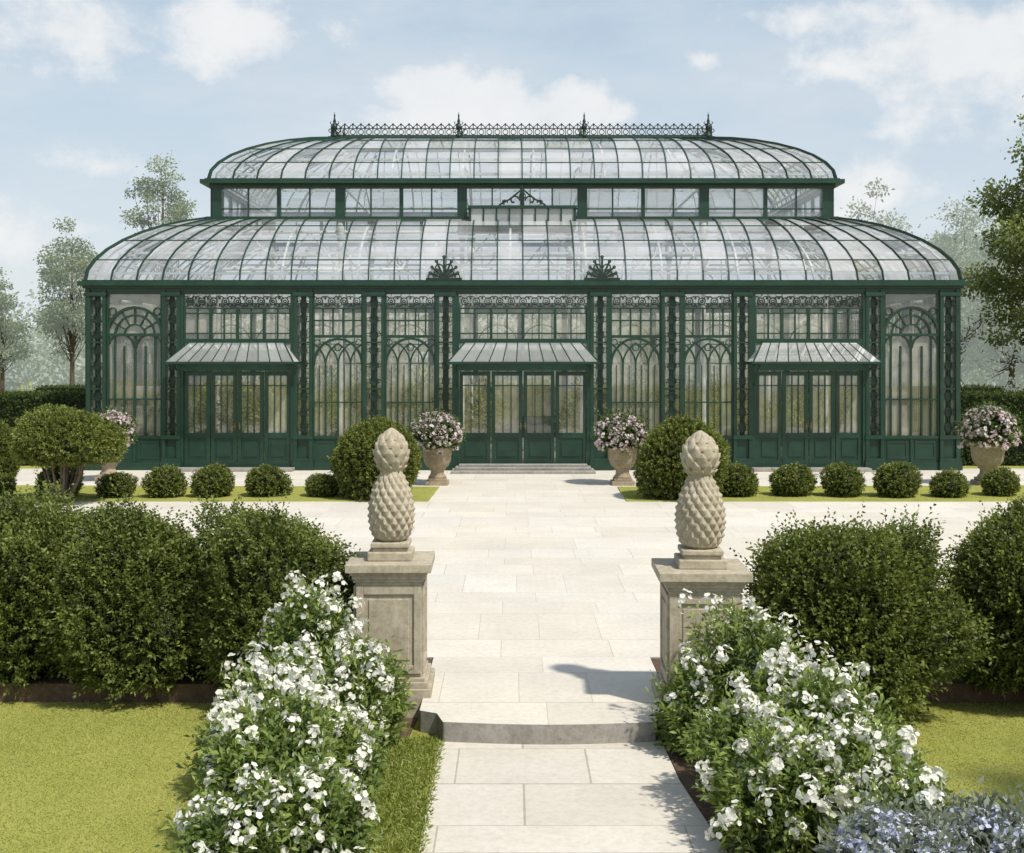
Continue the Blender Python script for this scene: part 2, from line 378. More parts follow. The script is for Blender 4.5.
def blades(name,regs,h,w,seed,c0=(.26,.285,.065),c1=(.44,.435,.15)):
    rng=np.random.default_rng(seed); V=Veg(); c0=np.array(c0);c1=np.array(c1)
    for (x0,x1,y0,y1,z,n,fn) in regs:
        p=np.stack([rng.uniform(x0,x1,n),rng.uniform(y0,y1,n),np.full(n,z)],1)
        if fn is not None: p=p[fn(p)]
        d=nrm(rng.normal(size=p.shape)*np.array([.6,.6,.1])+np.array([0,0,.6]))
        pat=.5+.5*np.sin(p[:,0]*2.1+np.sin(p[:,1]*1.7)*1.3); t=np.clip(rng.random(len(p))*.6+.4*pat,0,1)[:,None]
        V.leaves(p,d,h*rng.uniform(.5,1.3,len(p)),w,c0*(1-t)+c1*t,rng)
    return place(V.mesh(name,[M_leaf]),name,(0,0,0))
blades('grass',[(-5.2,-.84,5.6,10.4,-.17,150000,lambda p:((p[:,0]<-2.1+.12*np.sin(p[:,1]*5))|(p[:,0]>-1.24+.03*(8-p[:,1])))&(p[:,0]>-.45*p[:,1]-.6)),
     (1.9,5.2,5.6,10.35,-.17,90000,lambda p:(p[:,0]>2.05+.1*np.sin(p[:,1]*5)+np.maximum(0,8.6-p[:,1])*.26)&(p[:,0]<.45*p[:,1]+.3)),
     (-13,-1.92,23.32,25.9,.018,34000,None),(2.0,13,23.32,25.9,.018,34000,None)],.015,.007,5)
blades('grass_border',[(-1.30,-.80,5.2,9.2,-.16,17000,None)],.055,.009,6,(.16,.21,.04),(.38,.41,.12))

# ---------------------------------------------------------------- pedestals with pineapple finials
def pedestal(loc,rot,sc=1):
    T=ID; b=MB()
    def blk(w,z0,z1): b.box(T,-w/2,w/2,-w/2,w/2,z0,z1,jit=0)
    blk(.70,-.17,.07); blk(.64,.07,.12); blk(.59,.12,.15); blk(.54,.15,.93)
    blk(.57,.93,.955); blk(.60,.955,.99); blk(.635,.99,1.015); blk(.70,1.015,1.085)
    for k in range(4):
        a=k*pi/2; ca,sa=math.cos(a),math.sin(a)
        Tk=lambda u,d,z:(u*ca+d*sa,u*sa-d*ca,z)
        h=.27
        b.box(Tk,-.267,-.205,h-.002,h+.018,.18,.90,jit=.0005); b.box(Tk,.205,.267,h-.002,h+.018,.18,.90,jit=.0005)
        b.box(Tk,-.205,.205,h-.002,h+.0165,.18,.25,jit=.0005); b.box(Tk,-.205,.205,h-.002,h+.0165,.83,.90,jit=.0005)
        b.box(Tk,-.165,.165,h-.002,h+.009,.29,.79,jit=.0005)
    o1=b.obj('plinth',[M_stone],False,.008)
    Z=1.084
    f=MB(); f.box(T,-.185,.185,-.185,.185,Z,Z+.075,jit=0); f.box(T,-.145,.145,-.145,.145,Z+.075,Z+.105,jit=0); f.box(T,-.16,.16,-.16,.16,Z+.105,Z+.15,jit=0)
    o2=f.obj('finial_base',[M_stone],False,.01)
    p=MB()
    zk=[0,.03,.09,.2,.3,.42,.50,.56,.60]; rk=[.105,.145,.170,.186,.184,.158,.125,.098,.085]
    zs=np.linspace(0,.60,140); pr=[(float(np.interp(z,zk,rk)),float(z)) for z in zs]
    def dp(th,z,t):
        v=(abs(math.sin(7*th+29*z))*abs(math.sin(7*th-29*z)))
        tip=max(0,v-.8)*.035
        return (v**.5-.6)*.025*min(1,6*t,6*(1-t)+.1)+tip
    p.revolve(pr,(0,0,Z+.145),176,disp=dp)
    zk2=[0,.03,.08,.15,.22,.28,.33,.36]; rk2=[.085,.110,.132,.142,.130,.098,.055,.012]
    zs=np.linspace(0,.36,130); pr=[(float(np.interp(z,zk2,rk2)),float(z)) for z in zs]
    def dp2(th,z,t):
        best=0
        for row in range(-1,6):
            z0=row*.066; ph=(row%2)*pi/8
            u=((8*(th+ph)/(2*pi))%1)-.5
            h=(z-z0)/.115
            if 0<=h<=1:
                wdt=.52*(1-h**2.0)
                if abs(u)<wdt: best=max(best,(.25+.75*h)*(1-(abs(u)/wdt)**2*.45))
        return (.036*best-.014)*min(1,4*(1-t)+.05)
    p.revolve(pr,(0,0,Z+.735),192,disp=dp2)
    o3=p.obj('pineapple_finial',[M_stone],True)
    e=group('stone_pedestal_with_pineapple',[o1,o2,o3],loc); e.rotation_euler=(0,0,rot); e.scale=(sc,sc,1)
pedestal((-1.29,10.10,0),.02); pedestal((1.25,9.72,0),-.03,1.04)

# ---------------------------------------------------------------- glasshouse
YC=36.0
HA,HB=10.88,6.0
Tf=lambda u,d,z:(u,YF-d,z)
Tb=lambda u,d,z:(-u,YC+HB+d,z)
Tl=lambda u,d,z:(-HA-d,YC-u,z)
Tr=lambda u,d,z:(HA+d,YC+u,z)
F=MB(); O=MB(); G=MB(); RG=MB(); D=MB(); A=MB(); AG=MB()
ZT=4.40
KZ=.80
def pane(T,u0,u1,z0,z1,d=-.03,B=None):
    B=B or G
    j=lambda:random.uniform(-.003,.003)
    B.add([T(u0,d+j(),z0),T(u1,d+j(),z0),T(u1,d+j(),z1),T(u0,d+j(),z1)],[(0,1,2,3)],0,random.uniform(.2,1))
def kick(T,u0,u1,n,B=None):
    B=B or F
    B.box(T,u0,u1,-.05,.02,.16,KZ)
    B.box(T,u0,u1,-.06,.07,KZ-.01,KZ+.06); B.box(T,u0,u1,-.06,.06,.12,.2)
    w=(u1-u0)/n
    for i in range(n):
        a=u0+w*i; 
        B.box(T,a-.03,a+.03,.0,.055,.2,KZ)
        a+=.09; c=u0+w*(i+1)-.09
        B.box(T,a,c,.0,.035,.28,.34);B.box(T,a,c,.0,.035,.68,.74);B.box(T,a,a+.05,.0,.036,.34,.68);B.box(T,c-.05,c,.0,.036,.34,.68)
def column(T,u0,u1,orn=True):
    F.box(T,u0,u0+.085,-.10,.10,.1,ZT+.1); F.box(T,u1-.085,u1,-.10,.10,.1,ZT+.1)
    F.box(T,u0-.03,u1+.03,-.1,.14,0,.22); F.box(T,u0-.01,u1+.01,-.09,.12,.22,.30)
    F.box(T,u0+.085,u1-.085,-.04,.03,.22,KZ); F.box(T,u0-.015,u1+.015,-.1,.125,KZ-.02,KZ+.07)
    F.box(T,u0-.015,u1+.015,-.1,.125,ZT-.05,ZT+.04)
    c=(u0+u1)/2; w=(u1-u0)/2-.085
    F.box(T,c-w*.42,c+w*.42,-.05,.0,KZ,ZT)
    pane(T,u0+.06,u1-.06,KZ,ZT)
    z=KZ+.07; n=9; h=(ZT-.05-z)/n
    for i in range(n):
        zz=z+h*(i+.5)
        O.ring(T,c,zz,w*.55,.018,.0,.05)
        for sx in(-1,1):
            O.arc(T,c+sx*w,zz+h*.5,w*.9,pi if sx>0 else 0,(pi*1.5) if sx>0 else -pi/2,.016,.0,.045,6)
            O.arc(T,c+sx*w,zz-h*.5,w*.9,pi if sx>0 else 0,(pi*.5) if sx>0 else pi/2,.016,.0,.045,6)
        if i%3==2: F.box(T,u0+.085,u1-.085,-.02,.07,zz+h/2-.02,zz+h/2+.02)
def frieze(T,u0,u1):
    z0,z1=ZT-.34,ZT-.03; n=max(1,round((u1-u0)/.30)); w=(u1-u0)/n; c=(z0+z1)/2
    F.box(T,u0,u1,-.03,.05,z0-.035,z0)
    for i in range(n):
        a=u0+w*(i+.5); O.ring(T,a,c,.085,.022,0,.05)
        O.ring(T,a,c,.035,.02,0,.045,8)
        for sx in(-1,1):
            O.scroll(T,a+sx*w*.42,c+.07,.075,pi/2*(1+sx),sx*-4.2,.018,0,.045)
            O.scroll(T,a+sx*w*.42,c-.07,.075,pi/2*(1+sx),sx*4.2,.018,0,.045)
def muls(T,u0,u1,z0,z1,n,w=.035):
    for i in range(1,n):
        u=u0+(u1-u0)*i/n; F.box(T,u-w/2,u+w/2,-.045,.03,z0,z1)
def arch_end(T,u0,u1):
    c=(u0+u1)/2; r=(u1-u0)/2-.02; zs=3.38
    F.box(T,u0,u0+.05,-.05,.05,KZ,ZT); F.box(T,u1-.05,u1,-.05,.05,KZ,ZT)
    F.arc(T,c,zs,r,0,pi,.065,-.04,.06,18); F.arc(T,c,zs,r*.72,0,pi,.04,-.03,.045,14); F.arc(T,c,zs,r*.38,0,pi,.035,-.03,.04,10)
    for a in (30,60,90,120,150):
        a=math.radians(a); F.strip(T,[(c+r*.38*math.cos(a),zs+r*.38*math.sin(a)),(c+r*math.cos(a),zs+r*math.sin(a))],.032,-.03,.035)
    for sx in(-1,1):
        O.ring(T,c+sx*r*.82,zs+r*.86,.09,.02,-.02,.03); O.ring(T,c+sx*r*.95,zs+r*.55,.045,.016,-.02,.03,10)
    F.box(T,u0,u1,-.045,.055,zs-.035,zs+.035)
    for f in (.14,.31,.5,.69,.86):
        u=u0+(u1-u0)*f; F.box(T,u-.02,u+.02,-.04,.03,KZ,zs-.28 if f in(.31,.69) else zs)
    w=(u1-u0)*.5-.04
    for cx in(u0+(u1-u0)*.25,u0+(u1-u0)*.75): F.arc(T,cx,zs-.33,w/2,0,pi,.035,-.03,.04,10)
    F.box(T,u0,u1,-.04,.04,1.75,1.79)
    pane(T,u0,c,KZ,2.1);pane(T,c,u1,KZ,2.1);pane(T,u0,c,2.1,zs);pane(T,c,u1,2.1,zs);pane(T,u0,u1,zs,ZT)
    kick(T,u0,u1,2)
def arch_mid(T,u0,u1):
    c=(u0+u1)/2; W=u1-u0; zs=2.62; zt=3.34
    F.box(T,u0,u0+.04,-.05,.05,KZ,ZT); F.box(T,u1-.04,u1,-.05,.05,KZ,ZT)
    F.box(T,u0,u1,-.045,.055,zt-.035,zt+.035)
    muls(T,u0,u1,zt,ZT-.36,5,.035)
    F.box(T,u0,u1,-.04,.04,3.72,3.755)
    frieze(T,u0,u1)
    r=W/2-.02
    F.arc(T,c,zs,r,0,pi,.06,-.04,.055,18,rz=r*1.08)
    q=W/4
    for i in (1,2,3):
        u=u0+q*i; F.box(T,u-.02,u+.02,-.04,.032,KZ,zs)
    for (cx,rr,a0,a1) in [(u0,q*2,0,1.2),(u1,q*2,pi,pi-1.2),(u0+q,q*2,0,1.05),(u1-q,q*2,pi,pi-1.05),(u0-q,q*2,0,1.0),(u1+q,q*2,pi,pi-1.0)]:
        F.arc(T,cx,zs,rr,a0,a1,.036,-.03,.04,9)
    F.ring(T,c,zs+.44,.08,.025,-.03,.038)
    for sx in(-1,1): O.ring(T,c+sx*r*.86,zs+r*.93,.075,.018,-.02,.03)
    for u in (u0+q*.5,u0+q*1.5,u0+q*2.5,u0+q*3.5): F.box(T,u-.009,u+.009,-.035,.015,KZ,zs)
    F.box(T,u0,u1,-.04,.03,1.68,1.71)
    for i in range(4):
        pane(T,u0+q*i,u0+q*(i+1),KZ,zs)
    pane(T,u0,c,zs,ZT);pane(T,c,u1,zs,ZT)
    kick(T,u0,u1,2)
def door_bay(T,u0,u1,nd):
    c=(u0+u1)/2
    F.box(T,u0,u0+.08,-.07,.08,.1,ZT); F.box(T,u1-.08,u1,-.07,.08,.1,ZT)
    F.box(T,u0,u1,-.06,.09,2.48,2.62); F.box(T,u0,u1,-.06,.07,3.16,3.28)
    F.box(T,u0,u1,-.05,.02,2.62,2.76)
    frieze(T,u0+.08,u1-.08)
    a,b=u0+.08,u1-.08; n=4; w=(b-a)/n
    for i in range(n+1):
        F.box(T,a+w*i-.035,a+w*i+.035,-.05,.05,3.2,ZT-.36)
    for i in range(n):
        x=a+w*(i+.5); F.box(T,x-.016,x+.016,-.04,.03,3.28,ZT-.36)
        F.box(T,a+w*i,a+w*(i+1),-.04,.035,3.40,3.43); F.box(T,a+w*i,a+w*(i+1),-.04,.035,ZT-.50,ZT-.47)
        pane(T,a+w*i,a+w*(i+1),3.2,ZT); pane(T,a+w*i,a+w*(i+1),2.7,3.2)
    w=(b-a)/nd
    for i in range(nd):
        l=a+w*i+.012; r=a+w*(i+1)-.012; st=.09
        D.box(T,l,l+st,-.03,.035,.12,2.47);D.box(T,r-st,r,-.03,.035,.12,2.47)
        D.box(T,l+st,r-st,-.03,.034,2.36,2.47);D.box(T,l+st,r-st,-.03,.034,.12,.26);D.box(T,l+st,r-st,-.03,.034,.80,.93)
        D.box(T,l+st,r-st,-.02,.008,.26,.80)
        D.box(T,l+st+.06,r-st-.06,-.02,.028,.34,.72)
        for q in(.33,.67):
            x=l+st+(r-l-2*st)*q; D.box(T,x-.012,x+.012,-.025,.022,.93,2.36)
        D.box(T,l+st,r-st,-.025,.021,2.10,2.125)
        pane(T,l+st,r-st,.93,2.36,-.01)
        if i in(nd//2-1,nd//2):
            hx=(r-.045) if i==nd//2-1 else (l+.045)
            D.box(T,hx-.012,hx+.012,.035,.045,1.02,1.18,1); D.box(T,hx-.008,hx+.008,.045,.085,1.09,1.106,1)
            D.box(T,hx-.045,hx+.045,.08,.092,1.09,1.106,1)
    aw=(u1-u0)/2+.16; pr=.95; tw=aw-.40; zt,zb=3.19,2.68
    dt=.11
    def Q(u,t):
        return T(c+u*(tw+(aw-tw)*t),dt+(pr-dt)*t,zt+(zb-zt)*t)
    nb=11
    for i in range(nb+1):
        u=-1+2*i/nb; A.bar3([Q(u,0),Q(u,1)],.022 if 0<i<nb else .035,.022)
    A.bar3([Q(-1.01,1),Q(1.01,1)],.05,.06); A.bar3([Q(-1.01,0),Q(1.01,0)],.045,.05)
    for i in range(nb):
        AG.add([Q(-1+2*i/nb,0),Q(-1+2*(i+1)/nb,0),Q(-1+2*(i+1)/nb,1),Q(-1+2*i/nb,1)],[(0,1,2,3)],0,random.uniform(.5,1))
    for sx in(-1,1):
        e=T(c+sx*aw,dt,zb); A.bar3([Q(sx,1),e],.045,.06)
        AG.add([Q(sx,0),Q(sx,1),e],[(0,1,2)],0,.8)
        x=c+sx*(aw-.2)
        A.bar3([T(x,.1,2.1),T(x,.25,2.25),T(x,.5,2.5),T(x,.85,2.64)],.03,.03)
        A.bar3([T(x,.1,2.64),T(x,.9,2.64)],.03,.03)
for s_ in(-1,1):
    S=lambda a,b:(a,b) if s_>0 else (-b,-a)
    column(Tf,*S(1.68,2.18)); column(Tf,*S(3.45,4.0)); column(Tf,*S(5.25,5.72)); column(Tf,*S(8.55,9.0)); column(Tf,*S(10.4,10.88))
    arch_mid(Tf,*S(2.18,3.45)); arch_mid(Tf,*S(4.0,5.25)); arch_end(Tf,*S(9.0,10.4)); door_bay(Tf,*S(5.72,8.55),4)
door_bay(Tf,-1.68,1.68,4)
for T in(Tl,Tr):
    for a,b in((-6+.1,-5.5),(-4.1,-3.7),(-2.3,-1.9),(-.2,.2),(1.9,2.3),(3.7,4.1),(5.5,5.9)): column(T,a,b)
    for a,b in((-5.5,-4.1),(-3.7,-2.3),(-1.9,-.2),(.2,1.9),(2.3,3.7),(4.1,5.5)): arch_mid(T,a,b)
n=14; w=2*HA/n
for i in range(n+1):
    u=-HA+w*i; F.box(Tb,u-.09,u+.09,-.1,.08,0,ZT+.1)
for i in range(n):
    a=-HA+w*i+.09;b=a+w-.18
    F.box(Tb,a,b,-.04,.03,.1,KZ); muls(Tb,a,b,KZ,ZT,4); F.box(Tb,a,b,-.04,.04,2.6,2.66); F.arc(Tb,(a+b)/2,3.3,(b-a)/2,0,pi,.04,-.03,.03,10)
    F.box(Tb,a,b,-.04,.035,3.28,3.32)
    pane(Tb,a,b,KZ,ZT)
def ringbox(a,b,w,z0,z1,m=0,B=None):
    B=B or F
    I=lambda u,d,z:(u,YC-d,z)
    B.box(I,-a,a,b-w,b,z0,z1,m); B.box(I,-a,a,-b,-b+w,z0,z1,m)
    B.box(I,-a,-a+w,-b+w,b-w,z0,z1,m); B.box(I,a-w,a,-b+w,b-w,z0,z1,m)
ringbox(HA+.08,HB+.08,.22,-.02,.12); ringbox(HA+.05,HB+.05,.2,ZT,ZT+.14)
ringbox(HA+.10,HB+.10,.26,ZT+.14,ZT+.20); ringbox(HA+.20,HB+.20,.40,ZT+.20,ZT+.31); ringbox(HA+.12,HB+.12,.3,ZT+.31,ZT+.345)
def roof(a0,b0,a1,b1,z0,h,nf,ns,steps,pur,ca,cb,rw=.028,yc=YC):
    def warp(u,L0,L1,c,t):
        xb=abs(u)*L0
        xt=xb if xb<c else c+(xb-c)*(L1-c)/(L0-c)
        return math.copysign(xb+(xt-xb)*t,u)
    def P(side,u,k,off=0):
        ph=k/steps*pi/2; t=1-math.cos(ph); z=z0+h*(.70*math.sin(ph)+.30*t)-off*.8
        a=a0+(a1-a0)*t-off*.5; b=b0+(b1-b0)*t-off*.5
        if side<2:
            x=warp(u,a0,a1,ca,t)*(a/(a+off*.5))
            return (x,yc-b,z) if side==0 else (x,yc+b,z)
        y=warp(u,b0,b1,cb,t)*(b/(b+off*.5))
        return (-a,yc+y,z) if side==2 else (a,yc+y,z)
    for side in range(4):
        n=nf if side<2 else ns
        mt=1 if side==1 else 0
        for i in range(n+1):
            u=-1+2*i/n
            hip=i in(0,n)
            F.bar3([P(side,u,k) for k in range(steps+1)],(.07 if hip else rw)*random.uniform(.97,1.03),.075 if hip else .05,m=0 if hip else mt)
        for k in pur:
            F.bar3([P(side,-1,k),P(side,1,k)],.014,.026,m=mt)
            F.bar3([P(side,-1,k-.6,.22),P(side,1,k-.6,.22)],.05,.06,m=1)
        for i in range(1,n,3):
            u=-1+2*(i+.5)/n
            F.bar3([P(side,u,k,.22) for k in range(steps+1)],.05,.06,m=1)
        for i in range(n):
            for k in range(steps):
                if k%2==0: c=random.uniform(.2,1) 
                p=[np.array(P(side,-1+2*(i+e)/n,k+f)) for e,f in((0,0),(1,0),(1,1),(0,1))]
                p=[q+np.array([0,0,-.012])+np.random.uniform(-.005,.005,3)*np.array([0,1,1]) for q in p]
                RG.add(p,[(0,1,2,3)],0,c)
    return P
P1=roof(10.93,6.05,8.50,3.62,ZT+.33,1.85,34,18,8,(2,4,6),6.2,2.6)
P2=roof(8.42,3.78,5.5,.95,7.62,1.62,26,12,8,(2,4,6),4.0,.4)
LZ0,LZ1=6.54,7.50
ringbox(8.50,3.74,.26,LZ0-.04,LZ0+.07); ringbox(8.42,3.74,.2,LZ1-.12,LZ1-.02)
ringbox(8.62,3.94,.36,LZ1-.02,LZ1+.09); ringbox(8.52,3.84,.3,LZ1+.09,LZ1+.125)
for T,hw in((lambda u,d,z:(u,YC-3.62-d,z),8.3),(lambda u,d,z:(u,YC+3.62+d,z),8.3),(lambda u,d,z:(-8.32-d,YC-u,z),3.62),(lambda u,d,z:(8.32+d,YC+u,z),3.62)):
    big=[-8.22,-4.9,-1.62,1.62,4.9,8.22] if hw>5 else [-3.5,0,3.5]
    for u in big: F.box(T,u-.13,u+.13,-.1,.09,LZ0,LZ1)
    for a,b in zip(big[:-1],big[1:]):
        u=(a+b)/2; F.box(T,u-.05,u+.05,-.06,.05,LZ0,LZ1)
        for k in(.25,.75):
            u=a+(b-a)*k; F.box(T,u-.018,u+.018,-.04,.03,LZ0,LZ1)
        for k in range(4):
            l=a+(b-a)*k/4; r=a+(b-a)*(k+1)/4; pane(T,l,r,LZ0,LZ1,-.02,RG)
            F.box(T,l,r,-.03,.03,LZ0+.27,LZ0+.30)
ringbox(5.62,1.07,.2,9.17,9.27)
RG.add([(-5.5,YC-.95,9.2),(5.5,YC-.95,9.2),(5.5,YC+.95,9.2),(-5.5,YC+.95,9.2)],[(0,1,2,3)],0,.6)
for i in range(15): F.bar3([(-5.5+11*i/14,YC-.95,9.21),(-5.5+11*i/14,YC+.95,9.21)],.04,.05)
def cresting(T,u0,u1,z0):
    n=round((u1-u0)/.235); w=(u1-u0)/n
    O.box(T,u0,u1,-.02,.02,z0+.03,z0+.055); O.box(T,u0,u1,-.018,.018,z0+.23,z0+.25)
    for i in range(n):
        c=u0+w*(i+.5)
        O.ring(T,c,z0+.14,.075,.022,-.012,.012,10)
        O.arc(T,c,z0+.25,w*.42,0,pi,.022,-.012,.012,7)
        O.box(T,c-.011,c+.011,-.012,.012,z0+.25,z0+.38)
        O.ring(T,c,z0+.36,.026,.02,-.012,.012,6)
        O.box(T,c-w/2-.01,c-w/2+.01,-.012,.012,z0,z0+.30)
cresting(lambda u,d,z:(u,YC-1.0-d,z),-5.5,5.5,9.26); cresting(lambda u,d,z:(u,YC+1.0+d,z),-5.5,5.5,9.26)
cresting(lambda u,d,z:(-5.55-d,YC+u,z),-1,1,9.26); cresting(lambda u,d,z:(5.55+d,YC+u,z),-1,1,9.26)
fp=[(.09,0),(.09,.08),(.05,.1),(.04,.2),(.075,.26),(.085,.31),(.06,.37),(.03,.41),(.05,.47),(.03,.53),(.018,.6),(.03,.64),(.015,.67),(.004,.74)]
FN=MB()
for x in(-5.45,-1.83,1.83,5.45):
    for yy in(-1.0,1.0): FN.revolve(fp,(x,YC+yy,9.24),12)
    for sx in(-1,1):
        T=lambda u,d,z:(u,YC-1.0-d,z)
        O.scroll(T,x+sx*.12,9.26+.2,.10,pi/2*(1-sx)+pi,sx*4.5,.02,-.015,.015); O.scroll(T,x+sx*.09,9.26+.42,.07,pi/2*(1-sx)+pi,sx*4.5,.018,-.015,.015)
def anthemion(T,c,z,s):
    for k in range(-3,4):
        a=pi/2+k*.34; L=s*(1.05-.16*abs(k))*.95
        pts=[(c+math.cos(a)*L*t-.05*s*k*t*t,z+math.sin(a)*L*t) for t in np.linspace(.1,1,7)]
        O.strip(T,pts,.09*s,-.02,.02); O.ring(T,pts[-1][0],pts[-1][1],.05*s,.06*s,-.022,.022,8)
    for sx in(-1,1):
        O.scroll(T,c+sx*.32*s,z+.2*s,.24*s,pi/2*(1+sx),sx*-5,.06*s,-.02,.02); O.scroll(T,c+sx*.62*s,z+.1*s,.15*s,pi/2*(1+sx),sx*-5,.05*s,-.02,.02)
        O.scroll(T,c+sx*.25*s,z+.5*s,.22*s,pi/2*(1+sx),sx*-5,.06*s,-.02,.02)
    O.box(T,c-.8*s,c+.8*s,-.025,.025,z-.03,z+.04)
for x in(-1.97,1.97): anthemion(lambda u,d,z:(u,YF-.1-d,z),x,ZT+.36,.56)
Td=lambda u,d,z:(u,31.95-d,z)
F.box(Td,-1.42,1.42,-.5,.06,6.24,6.30); F.box(Td,-1.45,1.45,-.7,.08,6.78,6.86)
for i in range(9): 
    u=-1.38+2.76*i/8; F.box(Td,u-.02,u+.02,-.02,.03,6.3,6.78)
for i in range(8): pane(Td,-1.38+2.76*i/8,-1.38+2.76*(i+1)/8,6.3,6.78,0,AG)
for sx in(-1,1): 
    F.box(Td,sx*1.4-.03,sx*1.4+.03,-.7,.02,6.3,6.78)
    O.scroll(Td,sx*.22,6.99,.15,pi/2*(1+sx),sx*-5,.045,0,.04); O.scroll(Td,sx*.48,6.93,.09,pi/2*(1+sx),sx*-5,.04,0,.04)
    O.strip(Td,[(sx*.62,6.87),(sx*.35,7.02),(sx*.12,7.2),(0,7.3)],.045,0,.035)
O.ring(Td,0,7.12,.08,.03,0,.04); O.box(Td,-.02,.02,0,.035,6.87,7.4)
IC=MB()
for yy in(YC-3.6,YC+3.6):
    for x in(-8.2,-4.9,-1.62,1.62,4.9,8.2):
        IC.revolve([(.13,0),(.13,.15),(.07,.25),(.06,3.6),(.06,5.9),(.12,6.1),(.12,6.5)],(x,yy,0.02),10)
    IC.bar3([(-8.2,yy,5.2),(8.2,yy,5.2)],.05,.08); IC.bar3([(-8.2,yy,6.2),(8.2,yy,6.2)],.05,.08)
    for i in range(20):
        x=-8.2+16.4*i/20; IC.bar3([(x,yy,5.2+(i%2)*1.0),(x+.82,yy,6.2-(i%2)*1.0)],.035,.04)
for x in(-8.2,-4.9,-1.62,1.62,4.9,8.2):
    for s_ in(-1,1):
        IC.bar3([(x,YC+s_*5.9,4.5),(x,YC+s_*5,4.9),(x,YC+s_*3.6,5.2)],.04,.06)
        IC.bar3([(x,YC+s_*3.6,7.5),(x,YC+s_*2,8.2),(x,YC,8.4)],.04,.06)
    IC.bar3([(x,YC-3.7,7.5),(x,YC+3.7,7.5)],.04,.06)
kids=[F.obj('frame',[M_green,M_cream]),O.obj('ironwork',[M_iron]),G.obj('wall_glazing',[M_gwall]),RG.obj('roof_glazing',[M_groof]),
      D.obj('doors',[M_green,M_brass]),A.obj('canopy_frames',[M_green]),AG.obj('canopy_glazing',[M_gaw]),FN.obj('finials',[M_iron],True),IC.obj('inner_columns',[M_cream],True)]
fl=MB(); fl.box(ID,-HA+.2,HA-.2,-(YC+HB-.2),-(YF+.2),-.02,.06,jit=0); kids.append(fl.obj('floor',[M_floor]))
group('victorian_glasshouse',kids)
for nm,c,hw in(('entrance_steps',0,1.75),('entrance_steps',-7.13,1.45),('entrance_steps',7.13,1.45)):
    b=MB()
    if c==0: b.box(ID,c-hw,c+hw,-29.9,-28.95,-.002,.06,jit=0); b.box(ID,c-hw+.08,c+hw-.08,-29.9,-29.3,.06,.12,jit=0); b.box(ID,c-hw+.16,c+hw-.16,-29.9,-29.62,.12,.17,jit=0)
    else: b.box(ID,c-hw,c+hw,-29.9,-29.5,-.002,.08,jit=0)
    b.obj(nm,[M_step],False,.012)

rng=np.random.default_rng(3); V=Veg()
for i in range(130):
    x=rng.uniform(-10.2,10.2); y=rng.uniform(32.0,41) 
    if abs(x)<1.5 and rng.random()<.8: continue
    h=rng.uniform(.5,1.6) if rng.random()<.8 else rng.uniform(1.8,3.0)
    n=int(320*max(.6,h)); d=nrm(rng.normal(size=(n,3))); s=np.array([.7,.6,h/2])
    p=d*s*(rng.random(n)**.4)[:,None]+np.array([x,y,h/2+.1])
    t=rng.random((n,1)); hue=rng.random()
    c=np.array([.12,.16,.04])*(1-t)+(np.array([.56,.50,.20])*hue+np.array([.32,.40,.12])*(1-hue))*t
    V.leaves(p,nrm(d+np.array([0,0,.6])+rng.normal(size=(n,3))*.4),.16,.06,c,rng)
place(V.mesh('indoor_plants',[M_leaf]),'indoor_plants',(0,0,0))

# ---------------------------------------------------------------- shrubs
DK=(.022,.038,.010); LT=(.24,.285,.07)
kw=dict(ml=46,kk=22)
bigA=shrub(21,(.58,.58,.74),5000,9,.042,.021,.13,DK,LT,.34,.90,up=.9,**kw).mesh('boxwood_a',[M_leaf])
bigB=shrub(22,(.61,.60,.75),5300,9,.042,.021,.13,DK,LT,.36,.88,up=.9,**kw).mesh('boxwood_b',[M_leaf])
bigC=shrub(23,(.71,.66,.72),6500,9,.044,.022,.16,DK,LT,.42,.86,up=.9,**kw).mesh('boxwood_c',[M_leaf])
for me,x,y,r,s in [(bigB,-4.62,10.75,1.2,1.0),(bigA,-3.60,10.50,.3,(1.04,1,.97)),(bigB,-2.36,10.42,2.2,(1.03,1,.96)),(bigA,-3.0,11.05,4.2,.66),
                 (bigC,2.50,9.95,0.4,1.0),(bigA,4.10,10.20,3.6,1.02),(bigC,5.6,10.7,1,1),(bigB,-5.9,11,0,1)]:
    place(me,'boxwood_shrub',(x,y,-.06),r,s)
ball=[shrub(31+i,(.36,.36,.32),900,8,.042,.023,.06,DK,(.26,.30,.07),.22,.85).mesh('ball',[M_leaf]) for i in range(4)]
s=50.
for i,px in enumerate([57,117,165,212,265,322,740,795,845,897,949,1005,1060,-5]):
    x=(px-512)/s-.275; k=random.uniform(.84,1.10)
    place(ball[i%4],'boxwood_ball',(x,24.1+random.uniform(-.15,.15),.0),random.uniform(0,6),(k*random.uniform(.95,1.05),k,k*random.uniform(.82,1.02)))
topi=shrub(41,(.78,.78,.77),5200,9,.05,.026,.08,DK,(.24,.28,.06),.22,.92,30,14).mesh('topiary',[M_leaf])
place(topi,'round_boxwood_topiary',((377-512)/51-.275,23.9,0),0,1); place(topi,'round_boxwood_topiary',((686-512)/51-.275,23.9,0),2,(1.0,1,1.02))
rng=np.random.default_rng(51)
V=shrub(51,(.98,.85,.56),5200,9,.055,.028,.10,DK,(.27,.31,.07),.30,0,30,14,zmin=-.36)
B=MB()
for i in range(14):
    a=rng.uniform(0,2*pi); r=rng.uniform(.3,.8); p1=np.array([math.cos(a)*.10,math.sin(a)*.09,-1.2]); p2=np.array([math.cos(a)*r,math.sin(a)*r*.8,-.15])
    B.tube([p1,p1*.45+p2*.55+np.array([0,0,-.1]),p2],[.035,.025,.014],6)
